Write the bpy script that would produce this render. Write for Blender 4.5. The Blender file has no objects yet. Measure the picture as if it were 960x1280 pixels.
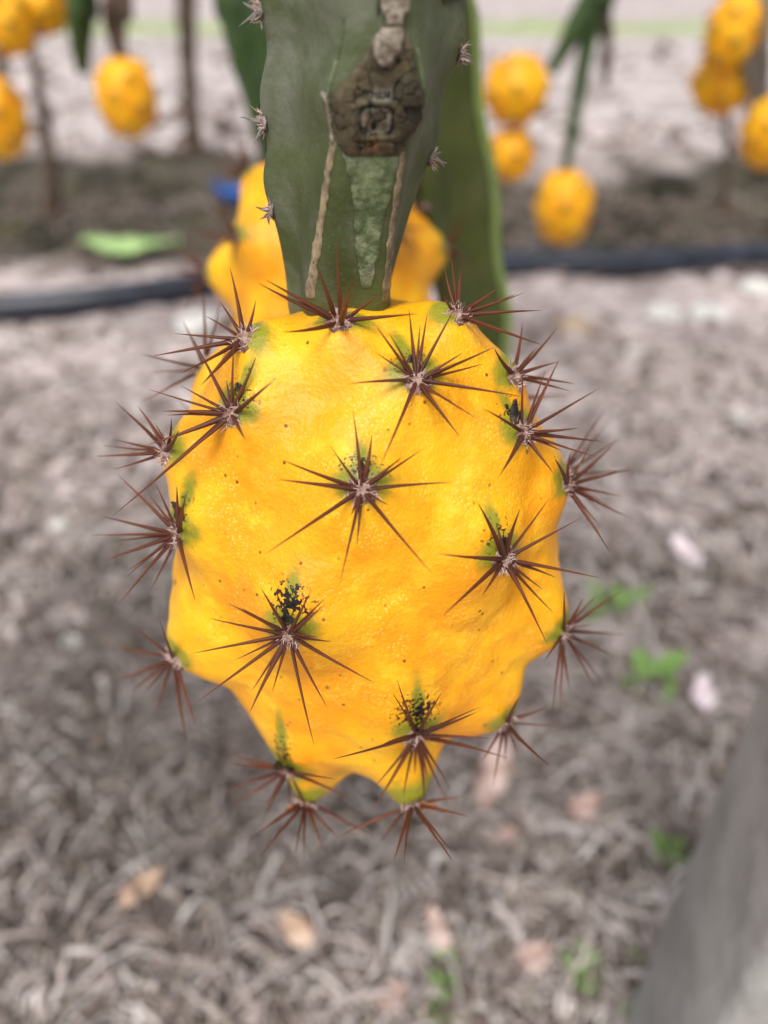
import bpy, math, random
import numpy as np
from mathutils import Vector, Matrix, noise
from mathutils.bvhtree import BVHTree

random.seed(7)
RNG = np.random.default_rng(11)
R = math.radians
SC = bpy.context.scene
COL = SC.collection

# ------------------------------------------------------------------ camera
PITCH = R(35.0)
HCAM = 0.40
FPX = 963.0                       # focal length in pixels of the 960 x 1280 photograph
CAM = np.array([0.0, 0.0, HCAM])
FWD = np.array([0.0, math.cos(PITCH), -math.sin(PITCH)])
UPV = np.array([0.0, math.sin(PITCH), math.cos(PITCH)])
RGT = np.array([1.0, 0.0, 0.0])

cd = bpy.data.cameras.new('camera')
cam = bpy.data.objects.new('camera', cd)
COL.objects.link(cam)
cam.location = CAM
cam.rotation_euler = (math.pi / 2 - PITCH, 0, 0)
cd.sensor_fit = 'VERTICAL'
cd.sensor_height = 34.6
cd.lens = 34.6 * FPX / 1280.0
cd.clip_start = 0.004
cd.clip_end = 3000
cd.dof.use_dof = True
cd.dof.focus_distance = 0.1105
cd.dof.aperture_fstop = cd.lens / 3.0      # a 3 mm wide phone aperture
SC.camera = cam

# ------------------------------------------------------------------ world, sun, exposure
SUN_EL, SUN_ROT = R(60), R(196)
w = bpy.data.worlds.new('World')
SC.world = w
w.use_nodes = True
nt = w.node_tree
nt.nodes.clear()
sky = nt.nodes.new('ShaderNodeTexSky')
sky.sky_type = 'NISHITA'
sky.sun_disc = False
sky.sun_elevation = SUN_EL
sky.sun_rotation = SUN_ROT
sky.dust_density = 4.0
hs = nt.nodes.new('ShaderNodeHueSaturation')
hs.inputs['Saturation'].default_value = 0.25
bg = nt.nodes.new('ShaderNodeBackground')
bg.inputs['Strength'].default_value = 0.12
wo = nt.nodes.new('ShaderNodeOutputWorld')
nt.links.new(sky.outputs[0], hs.inputs['Color'])
nt.links.new(hs.outputs[0], bg.inputs['Color'])
nt.links.new(bg.outputs[0], wo.inputs['Surface'])

sd = bpy.data.lights.new('sun', 'SUN')
sd.energy = 1.5
sd.angle = R(24)
sd.color = (1.0, 0.97, 0.92)
sun = bpy.data.objects.new('sun', sd)
COL.objects.link(sun)
sdir = Vector((math.sin(SUN_ROT) * math.cos(SUN_EL), math.cos(SUN_ROT) * math.cos(SUN_EL), math.sin(SUN_EL)))
sun.rotation_euler = sdir.to_track_quat('Z', 'Y').to_euler()
sun.location = (-0.5, -1, 3)

SC.view_settings.view_transform = 'Standard'
SC.view_settings.look = 'None'
SC.view_settings.gamma = 1
SC.view_settings.use_curve_mapping = False
SC.view_settings.exposure = 0.60
SC.render.engine = 'CYCLES'
SC.cycles.use_denoising = True
SC.cycles.max_bounces = 6

# ------------------------------------------------------------------ pixel helpers
def ray(u, v):
    return FWD + RGT * ((u - 480.0) / FPX) - UPV * ((v - 640.0) / FPX)
def at_depth(u, v, d):
    return CAM + ray(u, v) * d
def at_y(u, v, y):
    r = ray(u, v)
    return CAM + r * (y / r[1])
def to_px(P):
    q = np.asarray(P) - CAM
    d = q @ FWD
    return 480 + FPX * (q @ RGT) / d, 640 - FPX * (q @ UPV) / d, d

def fbm(x, y, s, seed=0.0, o=3):
    return noise.fractal(Vector((x * s + seed, y * s - seed, seed * 0.37)), 1.0, 2.0, o)

def gz(x, y):
    """height of the earth at a place"""
    z = 0.0
    if y > 1.25:
        t = (y - 1.30) / 0.25
        a = min(1, max(0, t)); a = a * a * (3 - 2 * a)
        b = min(1, max(0, (y - 1.95 - 0.05 * math.sin(x * 4)) / 0.22)); b = b * b * (3 - 2 * b)
        z = -0.05 * a + 0.075 * b
    d = math.hypot(x, y)
    if d < 12:
        z += 0.010 * fbm(x, y, 9, 3.1) + 0.006 * fbm(x, y, 32, 8.2, 2)
    z += 0.02 * fbm(x, y, 0.8, 5.5, 2) * min(1, max(0, (d - 1) / 3))
    return z
def on_ground(u, v, lift=0.0):
    r = ray(u, v)
    t = -CAM[2] / r[2]
    for _ in range(4):
        P = CAM + r * t
        t = (gz(P[0], P[1]) - CAM[2]) / r[2]
    P = CAM + r * t
    return np.array([P[0], P[1], gz(P[0], P[1]) + lift])

# ------------------------------------------------------------------ object helpers
def tag(o, label=None, cat=None, group=None, kind=None):
    if label: o['label'] = label
    if cat: o['category'] = cat
    if group: o['group'] = group
    if kind: o['kind'] = kind
    return o

def mesh_data(name, verts, faces, mats, smooth=True, mat_idx=None, attrs=None, cols=None):
    me = bpy.data.meshes.new(name)
    verts = np.asarray(verts, dtype=np.float32)
    me.from_pydata(verts.tolist(), [], [list(map(int, f)) for f in faces])
    for m in (mats if isinstance(mats, (list, tuple)) else [mats]):
        me.materials.append(m)
    if smooth:
        me.polygons.foreach_set('use_smooth', np.ones(len(me.polygons), dtype=bool))
    if mat_idx is not None:
        me.polygons.foreach_set('material_index', np.asarray(mat_idx, dtype=np.int32))
    for k, a in (attrs or {}).items():
        at = me.attributes.new(k, 'FLOAT', 'POINT')
        at.data.foreach_set('value', np.asarray(a, dtype=np.float32))
    if cols is not None:
        at = me.attributes.new('Col', 'FLOAT_COLOR', 'POINT')
        c = np.ones((len(verts), 4), dtype=np.float32); c[:, :3] = cols
        at.data.foreach_set('color', c.ravel())
    me.update()
    return me

def world_loc(o):
    p = np.zeros(3)
    while o is not None:
        p = p + np.array(o.location); o = o.parent
    return p

def link(name, data, parent=None, loc=None):
    """loc is a world position; the chain of parents only carries translations"""
    o = bpy.data.objects.new(name, data)
    COL.objects.link(o)
    base = np.zeros(3)
    if parent is not None:
        o.parent = parent
        base = world_loc(parent)
    if loc is None:
        loc = base
    o.location = np.asarray(loc, dtype=float) - base
    return o

def build(name, verts, faces, mats, parent=None, loc=None, **kw):
    """verts in world space; the object's origin goes to loc"""
    verts = np.asarray(verts, dtype=float)
    if loc is None:
        loc = world_loc(parent) if parent is not None else np.array([verts[:, 0].mean(), verts[:, 1].mean(), verts[:, 2].min()])
    return link(name, mesh_data(name, verts - np.asarray(loc), faces, mats, **kw), parent, loc)

def empty(name, loc):
    o = link(name, None, None, loc)
    o.empty_display_size = 0.01
    return o

def grid_faces(nu, nv, closed_u=False, off=0):
    f = []
    for j in range(nv - 1):
        for i in range(nu if closed_u else nu - 1):
            i2 = (i + 1) % nu
            f.append((off + j * nu + i, off + j * nu + i2, off + (j + 1) * nu + i2, off + (j + 1) * nu + i))
    return f

def catmull(P, n, closed=False):
    P = np.asarray(P, dtype=float)
    m = len(P)
    out = []
    segs = m if closed else m - 1
    for i in range(segs):
        if closed:
            p0, p1, p2, p3 = P[(i - 1) % m], P[i], P[(i + 1) % m], P[(i + 2) % m]
        else:
            p0, p1, p2, p3 = P[max(i - 1, 0)], P[i], P[i + 1], P[min(i + 2, m - 1)]
        for k in range(n):
            t = k / n
            out.append(0.5 * ((2 * p1) + (-p0 + p2) * t + (2 * p0 - 5 * p1 + 4 * p2 - p3) * t * t + (-p0 + 3 * p1 - 3 * p2 + p3) * t ** 3))
    if not closed:
        out.append(P[-1])
    return np.array(out)

def frames(path):
    T = np.gradient(path, axis=0)
    T /= np.linalg.norm(T, axis=1)[:, None]
    ref = np.array([0, 1.0, 0]) if abs(T[0][1]) < 0.8 else np.array([1.0, 0, 0])
    N, B = [], []
    n = ref - T[0] * (ref @ T[0]); n /= np.linalg.norm(n)
    for t in T:
        n = n - t * (n @ t); n /= np.linalg.norm(n)
        N.append(n); B.append(np.cross(t, n))
    return T, np.array(N), np.array(B)

def tube(path, radii, k=8, wob=0.0):
    path = np.asarray(path, dtype=float)
    T, N, B = frames(path)
    V = []
    for j, p in enumerate(path):
        for i in range(k):
            a = 2 * math.pi * i / k
            r = radii[j] * (1 + (wob * (RNG.random() - 0.5) if wob else 0))
            V.append(p + N[j] * math.cos(a) * r + B[j] * math.sin(a) * r)
    F = grid_faces(k, len(path), True)
    F.append(tuple(range(k))[::-1]); F.append(tuple((len(path) - 1) * k + i for i in range(k)))
    return np.array(V), F

# ------------------------------------------------------------------ materials
def lin(r, g, b):
    f = lambda c: (c / 255 / 12.92) if c / 255 <= 0.04045 else ((c / 255 + 0.055) / 1.055) ** 2.4
    return (f(r), f(g), f(b), 1.0)

class NM:
    def __init__(s, name):
        s.m = bpy.data.materials.new(name); s.m.use_nodes = True
        s.t = s.m.node_tree; s.b = s.t.nodes['Principled BSDF']
        s.tc = s.t.nodes.new('ShaderNodeTexCoord')
    def n(s, kind, **kw):
        nd = s.t.nodes.new(kind)
        for k, v in kw.items(): setattr(nd, k, v)
        return nd
    def l(s, a, b): s.t.links.new(a, b)
    def noise(s, scale, detail=3, rough=0.55, coord='Object', dist=0.0):
        nd = s.n('ShaderNodeTexNoise'); nd.inputs['Scale'].default_value = scale
        nd.inputs['Detail'].default_value = detail; nd.inputs['Roughness'].default_value = rough
        nd.inputs['Distortion'].default_value = dist
        s.l(s.tc.outputs[coord], nd.inputs['Vector']); return nd.outputs['Fac']
    def voro(s, scale, feature='F1', coord='Object', rand=1.0):
        nd = s.n('ShaderNodeTexVoronoi', feature=feature); nd.inputs['Scale'].default_value = scale
        nd.inputs['Randomness'].default_value = rand
        s.l(s.tc.outputs[coord], nd.inputs['Vector']); return nd
    def ramp(s, x, a, b):
        nd = s.n('ShaderNodeMapRange', interpolation_type='SMOOTHSTEP'); nd.inputs['From Min'].default_value = a
        nd.inputs['From Max'].default_value = b; s.l(x, nd.inputs['Value']); return nd.outputs[0]
    def math(s, op, a, b=None):
        nd = s.n('ShaderNodeMath', operation=op)
        for i, v in enumerate((a, b)):
            if v is None: continue
            if isinstance(v, (int, float)): nd.inputs[i].default_value = v
            else: s.l(v, nd.inputs[i])
        return nd.outputs[0]
    def mix(s, f, a, b, blend='MIX'):
        nd = s.n('ShaderNodeMix', data_type='RGBA', blend_type=blend)
        for sock, v in ((nd.inputs[0], f), (nd.inputs[6], a), (nd.inputs[7], b)):
            if isinstance(v, (int, float)): sock.default_value = v
            elif isinstance(v, tuple): sock.default_value = v
            else: s.l(v, sock)
        return nd.outputs[2]
    def attr(s, name, out='Fac'):
        nd = s.n('ShaderNodeAttribute', attribute_name=name); return nd.outputs[out]
    def color(s, c):
        if isinstance(c, tuple): s.b.inputs['Base Color'].default_value = c
        else: s.l(c, s.b.inputs['Base Color'])
    def rough(s, r):
        if isinstance(r, (int, float)): s.b.inputs['Roughness'].default_value = r
        else: s.l(r, s.b.inputs['Roughness'])
    def bump(s, h, strength, dist, prev=None):
        nd = s.n('ShaderNodeBump'); nd.inputs['Strength'].default_value = strength; nd.inputs['Distance'].default_value = dist
        s.l(h, nd.inputs['Height'])
        if prev is not None: s.l(prev, nd.inputs['Normal'])
        s.l(nd.outputs[0], s.b.inputs['Normal']); return nd.outputs[0]

M = {}
# --- fruit rind
def rind(name, detail=True):
    m = NM(name)
    big = m.ramp(m.noise(55, 3), 0.35, 0.68)
    c = m.mix(big, (0.80, 0.315, 0.004, 1), (0.87, 0.455, 0.008, 1))
    mid = m.ramp(m.noise(210, 4, 0.6), 0.52, 0.72)
    c = m.mix(m.math('MULTIPLY', mid, 0.55), c, (0.91, 0.55, 0.022, 1))
    low = m.ramp(m.noise(120, 3, 0.6), 0.55, 0.75)
    c = m.mix(m.math('MULTIPLY', low, 0.45), c, (0.76, 0.245, 0.003, 1))
    # pale glands
    v = m.voro(1700)
    pal = m.math('MULTIPLY', m.ramp(v.outputs['Distance'], 0.42, 0.18), m.ramp(m.noise(150, 3), 0.42, 0.66))
    c = m.mix(m.math('MULTIPLY', pal, 0.42), c, (0.98, 0.68, 0.16, 1))
    # green skin left round the areoles
    g = m.math('MULTIPLY', m.attr('green'), 1.0)
    gn = m.ramp(m.math('ADD', g, m.math('MULTIPLY', m.math('SUBTRACT', m.noise(420, 4, 0.65), 0.5), 0.7)), 0.28, 0.80)
    c = m.mix(m.math('MULTIPLY', gn, 0.9), c, (0.20, 0.23, 0.020, 1))
    # stray dark specks
    sp = m.voro(420)
    sc = m.n('ShaderNodeSeparateColor'); m.l(sp.outputs['Color'], sc.inputs[0])
    spm = m.math('MULTIPLY', m.ramp(sp.outputs['Distance'], 0.15, 0.08), m.ramp(sc.outputs[0], 0.45, 0.49))
    spm = m.math('MULTIPLY', spm, m.ramp(m.noise(90, 2), 0.38, 0.55))
    c = m.mix(m.math('MULTIPLY', spm, 0.85), c, (0.10, 0.035, 0.008, 1))
    sp2 = m.voro(120)
    sc2 = m.n('ShaderNodeSeparateColor'); m.l(sp2.outputs['Color'], sc2.inputs[0])
    sp2m = m.math('MULTIPLY', m.ramp(sp2.outputs['Distance'], 0.085, 0.05), m.ramp(sc2.outputs[1], 0.66, 0.7))
    c = m.mix(m.math('MULTIPLY', sp2m, 0.8), c, (0.14, 0.05, 0.01, 1))
    # black sooty blotches
    so = m.attr('soot')
    dust = m.math('MULTIPLY', so, m.ramp(m.math('ADD', m.noise(1500, 3, 0.6), m.math('MULTIPLY', so, 0.25)), 0.66, 0.73))
    c = m.mix(m.math('MINIMUM', m.math('MULTIPLY', dust, 2.0), 1.0), c, (0.020, 0.012, 0.007, 1))
    blk = m.ramp(m.math('ADD', so, m.math('MULTIPLY', m.math('SUBTRACT', m.noise(700, 4, 0.65), 0.5), 1.5)), 0.98, 1.08)
    c = m.mix(blk, c, (0.006, 0.005, 0.005, 1))
    m.color(c)
    m.rough(0.42)
    m.b.inputs['Specular IOR Level'].default_value = 0.28
    m.b.inputs['Subsurface Weight'].default_value = 0.12
    m.b.inputs['Subsurface Radius'].default_value = (1.0, 0.45, 0.06)
    m.b.inputs['Subsurface Scale'].default_value = 0.0025
    b1 = m.bump(m.noise(330, 4, 0.6), 0.38, 0.0012)
    b1 = m.bump(m.noise(1300, 2, 0.5), 0.28, 0.0003, b1)
    m.bump(v.outputs['Distance'], 0.3, 0.0002, b1)
    return m.m
M['rind'] = rind('yellow_rind')

m = NM('spine'); 
g = m.n('ShaderNodeSeparateXYZ'); m.l(m.tc.outputs['Generated'], g.inputs[0])
oi = m.n('ShaderNodeObjectInfo')
c = m.mix(m.ramp(g.outputs[2], 0.0, 0.55), (0.045, 0.011, 0.007, 1), (0.13, 0.036, 0.013, 1))
c = m.mix(m.math('MULTIPLY', m.ramp(m.noise(60, 3), 0.4, 0.7), 0.6), c, (0.17, 0.056, 0.024, 1))
c = m.mix(m.math('MULTIPLY', oi.outputs['Random'], 0.45), c, (0.055, 0.014, 0.010, 1))
m.color(c); m.rough(0.5); m.b.inputs['Specular IOR Level'].default_value = 0.25; M['spine'] = m.m
m = NM('areole_felt'); c = m.mix(m.ramp(m.noise(900, 3), 0.35, 0.65), (0.15, 0.07, 0.05, 1), (0.40, 0.27, 0.22, 1)); m.color(c); m.rough(0.95); M['felt'] = m.m
m = NM('areole_hair'); m.color((0.58, 0.42, 0.37, 1)); m.rough(0.8); M['hair'] = m.m
m = NM('dried_scale'); c = m.mix(m.ramp(m.noise(700, 4), 0.4, 0.65), (0.010, 0.008, 0.007, 1), (0.065, 0.040, 0.022, 1)); m.color(c); m.rough(0.6)
m.bump(m.noise(1400, 3), 0.6, 0.0006); M['scale'] = m.m
m = NM('dried_flap'); c = m.mix(m.ramp(m.noise(500, 4), 0.4, 0.65), (0.16, 0.06, 0.02, 1), (0.48, 0.22, 0.08, 1)); m.color(c); m.rough(0.7); M['flap'] = m.m

# --- cactus stems
def stem_mat(name, a, b, cgrey, amount, scale=60):
    m = NM(name)
    c = m.mix(m.ramp(m.noise(scale, 4), 0.36, 0.66), a, b)
    c = m.mix(m.math('MULTIPLY', m.ramp(m.noise(scale * 0.7, 5, 0.65, dist=0.6), 0.42, 0.7), amount), c, cgrey)
    c = m.mix(m.math('MULTIPLY', m.ramp(m.noise(scale * 0.55, 3, 0.6), 0.54, 0.68), 0.55), c, (a[0] * 1.25, a[1] * 1.5, a[2] * 0.9, 1))
    sp = m.ramp(m.noise(scale * 14, 4, 0.7), 0.56, 0.70)
    c = m.mix(m.math('MULTIPLY', sp, 0.35), c, cgrey)
    m.color(c); m.rough(0.6); m.b.inputs['Specular IOR Level'].default_value = 0.25
    m.bump(m.noise(scale * 12, 4, 0.6), 0.35, 0.0006)
    return m.m
M['stem'] = stem_mat('cactus_skin', (0.050, 0.066, 0.020, 1), (0.086, 0.102, 0.042, 1), (0.150, 0.158, 0.118, 1), 0.9, 75)
M['stem_olive'] = stem_mat('cactus_skin_olive', (0.045, 0.060, 0.012, 1), (0.075, 0.088, 0.02, 1), (0.10, 0.105, 0.05, 1), 0.5)
M['stem_green'] = stem_mat('cactus_skin_green', (0.026, 0.055, 0.012, 1), (0.045, 0.085, 0.022, 1), (0.075, 0.10, 0.055, 1), 0.5)
M['stem_rib'] = stem_mat('cactus_rib_margin', (0.16, 0.24, 0.06, 1), (0.20, 0.28, 0.08, 1), (0.22, 0.26, 0.12, 1), 0.5)
M['stem_dry'] = stem_mat('dried_stem_bark', (0.055, 0.032, 0.018, 1), (0.115, 0.075, 0.05, 1), (0.20, 0.165, 0.14, 1), 0.6, 40)
M['stem_grey'] = stem_mat('greyed_stem_bark', (0.13, 0.115, 0.095, 1), (0.19, 0.165, 0.14, 1), (0.27, 0.25, 0.23, 1), 0.6, 40)

m = NM('scar_cork')
dk = m.attr('dark')
c = m.mix(m.ramp(m.noise(260, 5, 0.65), 0.38, 0.64), (0.028, 0.022, 0.009, 1), (0.078, 0.060, 0.028, 1))
c = m.mix(m.math('MULTIPLY', m.ramp(m.noise(900, 3), 0.55, 0.7), 0.4), c, (0.13, 0.11, 0.075, 1))
c = m.mix(m.attr('rust'), c, (0.14, 0.06, 0.02, 1))
c = m.mix(m.attr('pale'), c, (0.19, 0.18, 0.15, 1))
c = m.mix(dk, c, (0.007, 0.005, 0.003, 1))
m.color(c); m.rough(0.85); m.bump(m.noise(1400, 4, 0.6), 0.5, 0.0005); M['scar'] = m.m
m = NM('pale_cork')
c = m.mix(m.ramp(m.noise(330, 5, 0.7), 0.36, 0.64), (0.11, 0.08, 0.055, 1), (0.31, 0.27, 0.21, 1)); m.color(c); m.rough(0.9)
m.bump(m.noise(900, 4, 0.65), 0.7, 0.0008); M['pale_cork'] = m.m
m = NM('green_cork')
c = m.mix(m.ramp(m.noise(420, 5, 0.7), 0.36, 0.66), (0.055, 0.08, 0.028, 1), (0.17, 0.20, 0.105, 1)); 
c = m.mix(m.math('MULTIPLY', m.ramp(m.noise(180, 4, 0.7), 0.55, 0.7), 0.6), c, (0.26, 0.27, 0.20, 1))
m.color(c); m.rough(0.9)
m.bump(m.noise(900, 4, 0.65), 0.6, 0.0008); M['green_cork'] = m.m
m = NM('tan_cork'); c = m.mix(m.ramp(m.noise(400, 4, 0.7), 0.38, 0.64), (0.13, 0.105, 0.06, 1), (0.31, 0.235, 0.145, 1)); m.color(c); m.rough(0.9); M['tan_cork'] = m.m
m = NM('stem_thorn'); c = m.mix(m.ramp(m.noise(700, 3), 0.4, 0.6), (0.07, 0.055, 0.05, 1), (0.25, 0.22, 0.20, 1)); m.color(c); m.rough(0.7); M['thorn'] = m.m

# --- earth and litter
m = NM('earth')
geo = m.n('ShaderNodeSeparateXYZ'); m.l(m.tc.outputs['Object'], geo.inputs[0])
n1 = m.ramp(m.noise(7, 5, 0.6), 0.36, 0.66)
n2 = m.ramp(m.noise(34, 5, 0.65), 0.38, 0.64)
c = m.mix(n1, (0.22, 0.170, 0.160, 1), (0.50, 0.41, 0.395, 1))
c = m.mix(m.math('MULTIPLY', n2, 0.75), c, (0.74, 0.645, 0.63, 1))
c = m.mix(m.math('MULTIPLY', m.ramp(m.noise(22, 4, 0.6), 0.56, 0.70), 0.7), c, (0.085, 0.065, 0.055, 1))
c = m.mix(m.math('MULTIPLY', m.ramp(m.noise(15, 4, 0.6), 0.60, 0.72), 0.45), c, (0.22, 0.23, 0.10, 1))
# mossy dark furrow behind the pipe
dm = m.attr('furrow')
dn = m.mix(m.ramp(m.noise(11, 5, 0.65), 0.38, 0.62), (0.020, 0.019, 0.012, 1), (0.095, 0.082, 0.066, 1))
dn = m.mix(m.math('MULTIPLY', m.ramp(m.noise(5, 4, 0.6), 0.5, 0.68), 0.7), dn, (0.10, 0.095, 0.035, 1))
c = m.mix(dm, c, dn)
# bleached far field
fr = m.attr('far')
fn = m.mix(m.ramp(m.noise(4.5, 6, 0.7), 0.38, 0.62), (0.30, 0.25, 0.24, 1), (0.62, 0.55, 0.535, 1))
fn = m.mix(m.attr('grass'), fn, (0.30, 0.40, 0.13, 1))
c = m.mix(fr, c, fn)
# darker patch mixed into the ground colour
c = m.mix(m.math('MULTIPLY', m.attr('dark_patch'), 0.75), c, (0.075, 0.060, 0.053, 1))
m.color(c); m.rough(0.95); m.b.inputs['Specular IOR Level'].default_value = 0.1
m.bump(m.noise(150, 5, 0.65), 0.8, 0.006); M['earth'] = m.m

m = NM('straw'); c = m.mix(m.math('MULTIPLY', m.noise(120, 3), 0.5), m.attr('Col', 'Color'), (0.16, 0.12, 0.10, 1)); m.color(c); m.rough(0.8); m.b.inputs['Specular IOR Level'].default_value = 0.2; M['straw'] = m.m
m = NM('white_stone'); c = m.mix(m.ramp(m.noise(40, 4), 0.4, 0.65), (0.62, 0.60, 0.56, 1), (0.85, 0.84, 0.82, 1)); m.color(c); m.rough(0.8); m.bump(m.noise(90, 4), 0.6, 0.004); M['white_stone'] = m.m
m = NM('tan_stone'); c = m.mix(m.ramp(m.noise(60, 4), 0.4, 0.65), (0.38, 0.27, 0.17, 1), (0.60, 0.46, 0.33, 1)); m.color(c); m.rough(0.8); m.bump(m.noise(90, 4), 0.6, 0.004); M['tan_stone'] = m.m
def leaf_mat(name, a, b):
    m = NM(name); c = m.mix(m.ramp(m.noise(70, 4), 0.36, 0.64), a, b); m.color(c); m.rough(0.65); m.bump(m.noise(200, 3), 0.4, 0.001); return m.m
M['leaf_pink'] = leaf_mat('pink_dry_leaf', (0.36, 0.23, 0.19, 1), (0.66, 0.50, 0.45, 1))
M['leaf_orange'] = leaf_mat('orange_dry_leaf', (0.34, 0.21, 0.14, 1), (0.56, 0.41, 0.31, 1))
M['leaf_petal'] = leaf_mat('pale_petal', (0.70, 0.54, 0.58, 1), (0.88, 0.78, 0.80, 1))
M['leaf_green'] = leaf_mat('green_leaf', (0.10, 0.22, 0.03, 1), (0.20, 0.36, 0.07, 1))
M['weed'] = leaf_mat('weed_green', (0.14, 0.28, 0.05, 1), (0.30, 0.48, 0.13, 1))
M['leaf_palegreen'] = leaf_mat('pale_green_leaf', (0.25, 0.40, 0.13, 1), (0.40, 0.56, 0.24, 1))
m = NM('black_pipe'); c = m.mix(m.ramp(m.noise(30, 4), 0.45, 0.7), (0.010, 0.013, 0.024, 1), (0.026, 0.034, 0.058, 1)); m.color(c); m.rough(0.38); M['pipe'] = m.m
m = NM('blue_plastic'); m.color((0.05, 0.16, 0.55, 1)); m.rough(0.4); M['blue'] = m.m
m = NM('concrete')
c = m.mix(m.ramp(m.noise(22, 5, 0.6), 0.34, 0.66), (0.27, 0.26, 0.245, 1), (0.40, 0.39, 0.375, 1))
c = m.mix(m.math('MULTIPLY', m.ramp(m.noise(70, 5, 0.7), 0.55, 0.72), 0.5), c, (0.14, 0.13, 0.10, 1))
m.color(c); m.rough(0.9); m.bump(m.noise(160, 5, 0.65), 0.6, 0.003); M['concrete'] = m.m
m = NM('galvanised_wire'); m.color((0.45, 0.45, 0.46, 1)); m.b.inputs['Metallic'].default_value = 0.9; m.rough(0.45); M['wire'] = m.m

# ================================================================== THE GROUND
def axis(lo, hi, step, far, grow=1.28):
    a = list(np.arange(lo, hi + 1e-6, step))
    s, x = step, hi
    while x < far: s *= grow; x += s; a.append(x)
    s, x, pre = step, lo, []
    while x > -far: s *= grow; x -= s; pre.append(x)
    return np.array(pre[::-1] + a)
gx, gy = axis(-1.3, 1.3, 0.0125, 1500), axis(-0.15, 2.6, 0.0125, 1500)
V, far, fur, gra, drk = [], [], [], [], []
def sstep(x, a, b):
    t = min(1, max(0, (x - a) / (b - a))); return t * t * (3 - 2 * t)
for y in gy:
    for x in gx:
        V.append((x, y, gz(x, y)))
        n = 0.12 * fbm(x, y, 3.0, 1.7) + 0.04 * fbm(x, y, 14, 4.7) if abs(x) + abs(y) < 60 else 0
        far.append(sstep(y + n, 2.08, 2.22))
        fur.append(sstep(y + n * 0.8, 1.22, 1.42) * (1 - sstep(y + n, 2.05, 2.2)))
        gra.append(sstep(y + 3 * n, 6.6, 7.0) * (1 - sstep(y + 3 * n, 8.2, 8.8)) if y < 20 else sstep(math.sin(y * 0.7), 0.6, 0.9))
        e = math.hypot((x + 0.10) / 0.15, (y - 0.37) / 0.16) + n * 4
        drk.append(1 - sstep(e, 0.45, 1.25))
ground = build('ground', V, grid_faces(len(gx), len(gy)), M['earth'], loc=(0, 0, 0), attrs=dict(far=far, furrow=fur, grass=gra, dark_patch=drk))
tag(ground, 'pale pinkish grey earth strewn with litter, dark mossy furrow across it', 'ground', kind='structure')

# ---- straw and root litter
def strands(name, n, usrc, vsrc, lenr, widr, palette, lift, curl=1.2, spread=1.0):
    K = 6
    VV, FF, CC = [], [], []
    for i in range(n):
        u, v = usrc(), vsrc()
        P = on_ground(u, v)
        if P[1] > 3: continue
        L = RNG.uniform(*lenr); W = RNG.uniform(*widr) * 0.5
        a = RNG.uniform(0, 2 * math.pi); da = RNG.normal(0, curl) / K
        x, y = P[0], P[1]
        arch = RNG.uniform(0, lift); tilt = RNG.uniform(0, lift) 
        base = len(VV)
        col = np.array(palette[RNG.integers(len(palette))]) * RNG.uniform(0.7, 1.2)
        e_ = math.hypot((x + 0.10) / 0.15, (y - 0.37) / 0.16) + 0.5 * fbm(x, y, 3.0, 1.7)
        col = col * (1 - 0.5 * (1 - sstep(e_, 0.45, 1.25)))     # strand colour darkened over the dark patch
        for k in range(K):
            t = k / (K - 1)
            z = gz(x, y) + W * 0.6 + arch * math.sin(math.pi * t) + tilt * t
            nx, ny = -math.sin(a), math.cos(a)
            wk = W * (0.55 + 0.45 * math.sin(math.pi * (0.1 + 0.8 * t)))
            VV += [(x + nx * wk, y + ny * wk, z), (x, y, z + wk * 0.55), (x - nx * wk, y - ny * wk, z), (x, y, z - wk * 0.5)]
            CC += [col] * 4
            x += math.cos(a) * L / K; y += math.sin(a) * L / K; a += da + RNG.normal(0, 0.12)
        FF += grid_faces(4, K, True, base)
        FF += [(base, base + 1, base + 2, base + 3), (base + 4 * K - 1, base + 4 * K - 2, base + 4 * K - 3, base + 4 * K - 4)]
    return VV, FF, CC
PALE = [(0.74, 0.66, 0.63), (0.62, 0.535, 0.505), (0.50, 0.42, 0.39), (0.84, 0.78, 0.75), (0.70, 0.61, 0.58), (0.28, 0.22, 0.195), (0.46, 0.40, 0.33), (0.10, 0.075, 0.062), (0.13, 0.10, 0.085)]
DARK = [(0.12, 0.09, 0.075), (0.20, 0.155, 0.13), (0.28, 0.22, 0.19), (0.36, 0.31, 0.28)]
v1, f1, c1 = strands('a', 8200, lambda: RNG.uniform(-160, 1120), lambda: RNG.uniform(690, 1420), (0.012, 0.06), (0.0008, 0.0028), PALE, 0.016)
v2, f2, c2 = strands('b', 90, lambda: RNG.uniform(-100, 1000), lambda: RNG.uniform(1020, 1400), (0.02, 0.06), (0.002, 0.0042), PALE[:4], 0.02, 1.2)
v3, f3, c3 = strands('c', 2200, lambda: RNG.uniform(-260, 1220), lambda: RNG.uniform(405, 760), (0.02, 0.07), (0.002, 0.006), PALE, 0.010)
v4, f4, c4 = strands('d', 900, lambda: RNG.uniform(-260, 1220), lambda: RNG.uniform(200, 345), (0.03, 0.12), (0.003, 0.009), DARK, 0.012)
VV, FF, CC = [], [], []
for v_, f_, c_ in ((v1, f1, c1), (v2, f2, c2), (v3, f3, c3), (v4, f4, c4)):
    o = len(VV); VV += v_; CC += c_; FF += [tuple(i + o for i in f) for f in f_]
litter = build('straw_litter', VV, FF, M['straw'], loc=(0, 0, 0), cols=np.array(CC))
tag(litter, 'tangle of dry grey straw, rootlets and stalks covering the earth', 'straw', kind='stuff')

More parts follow.
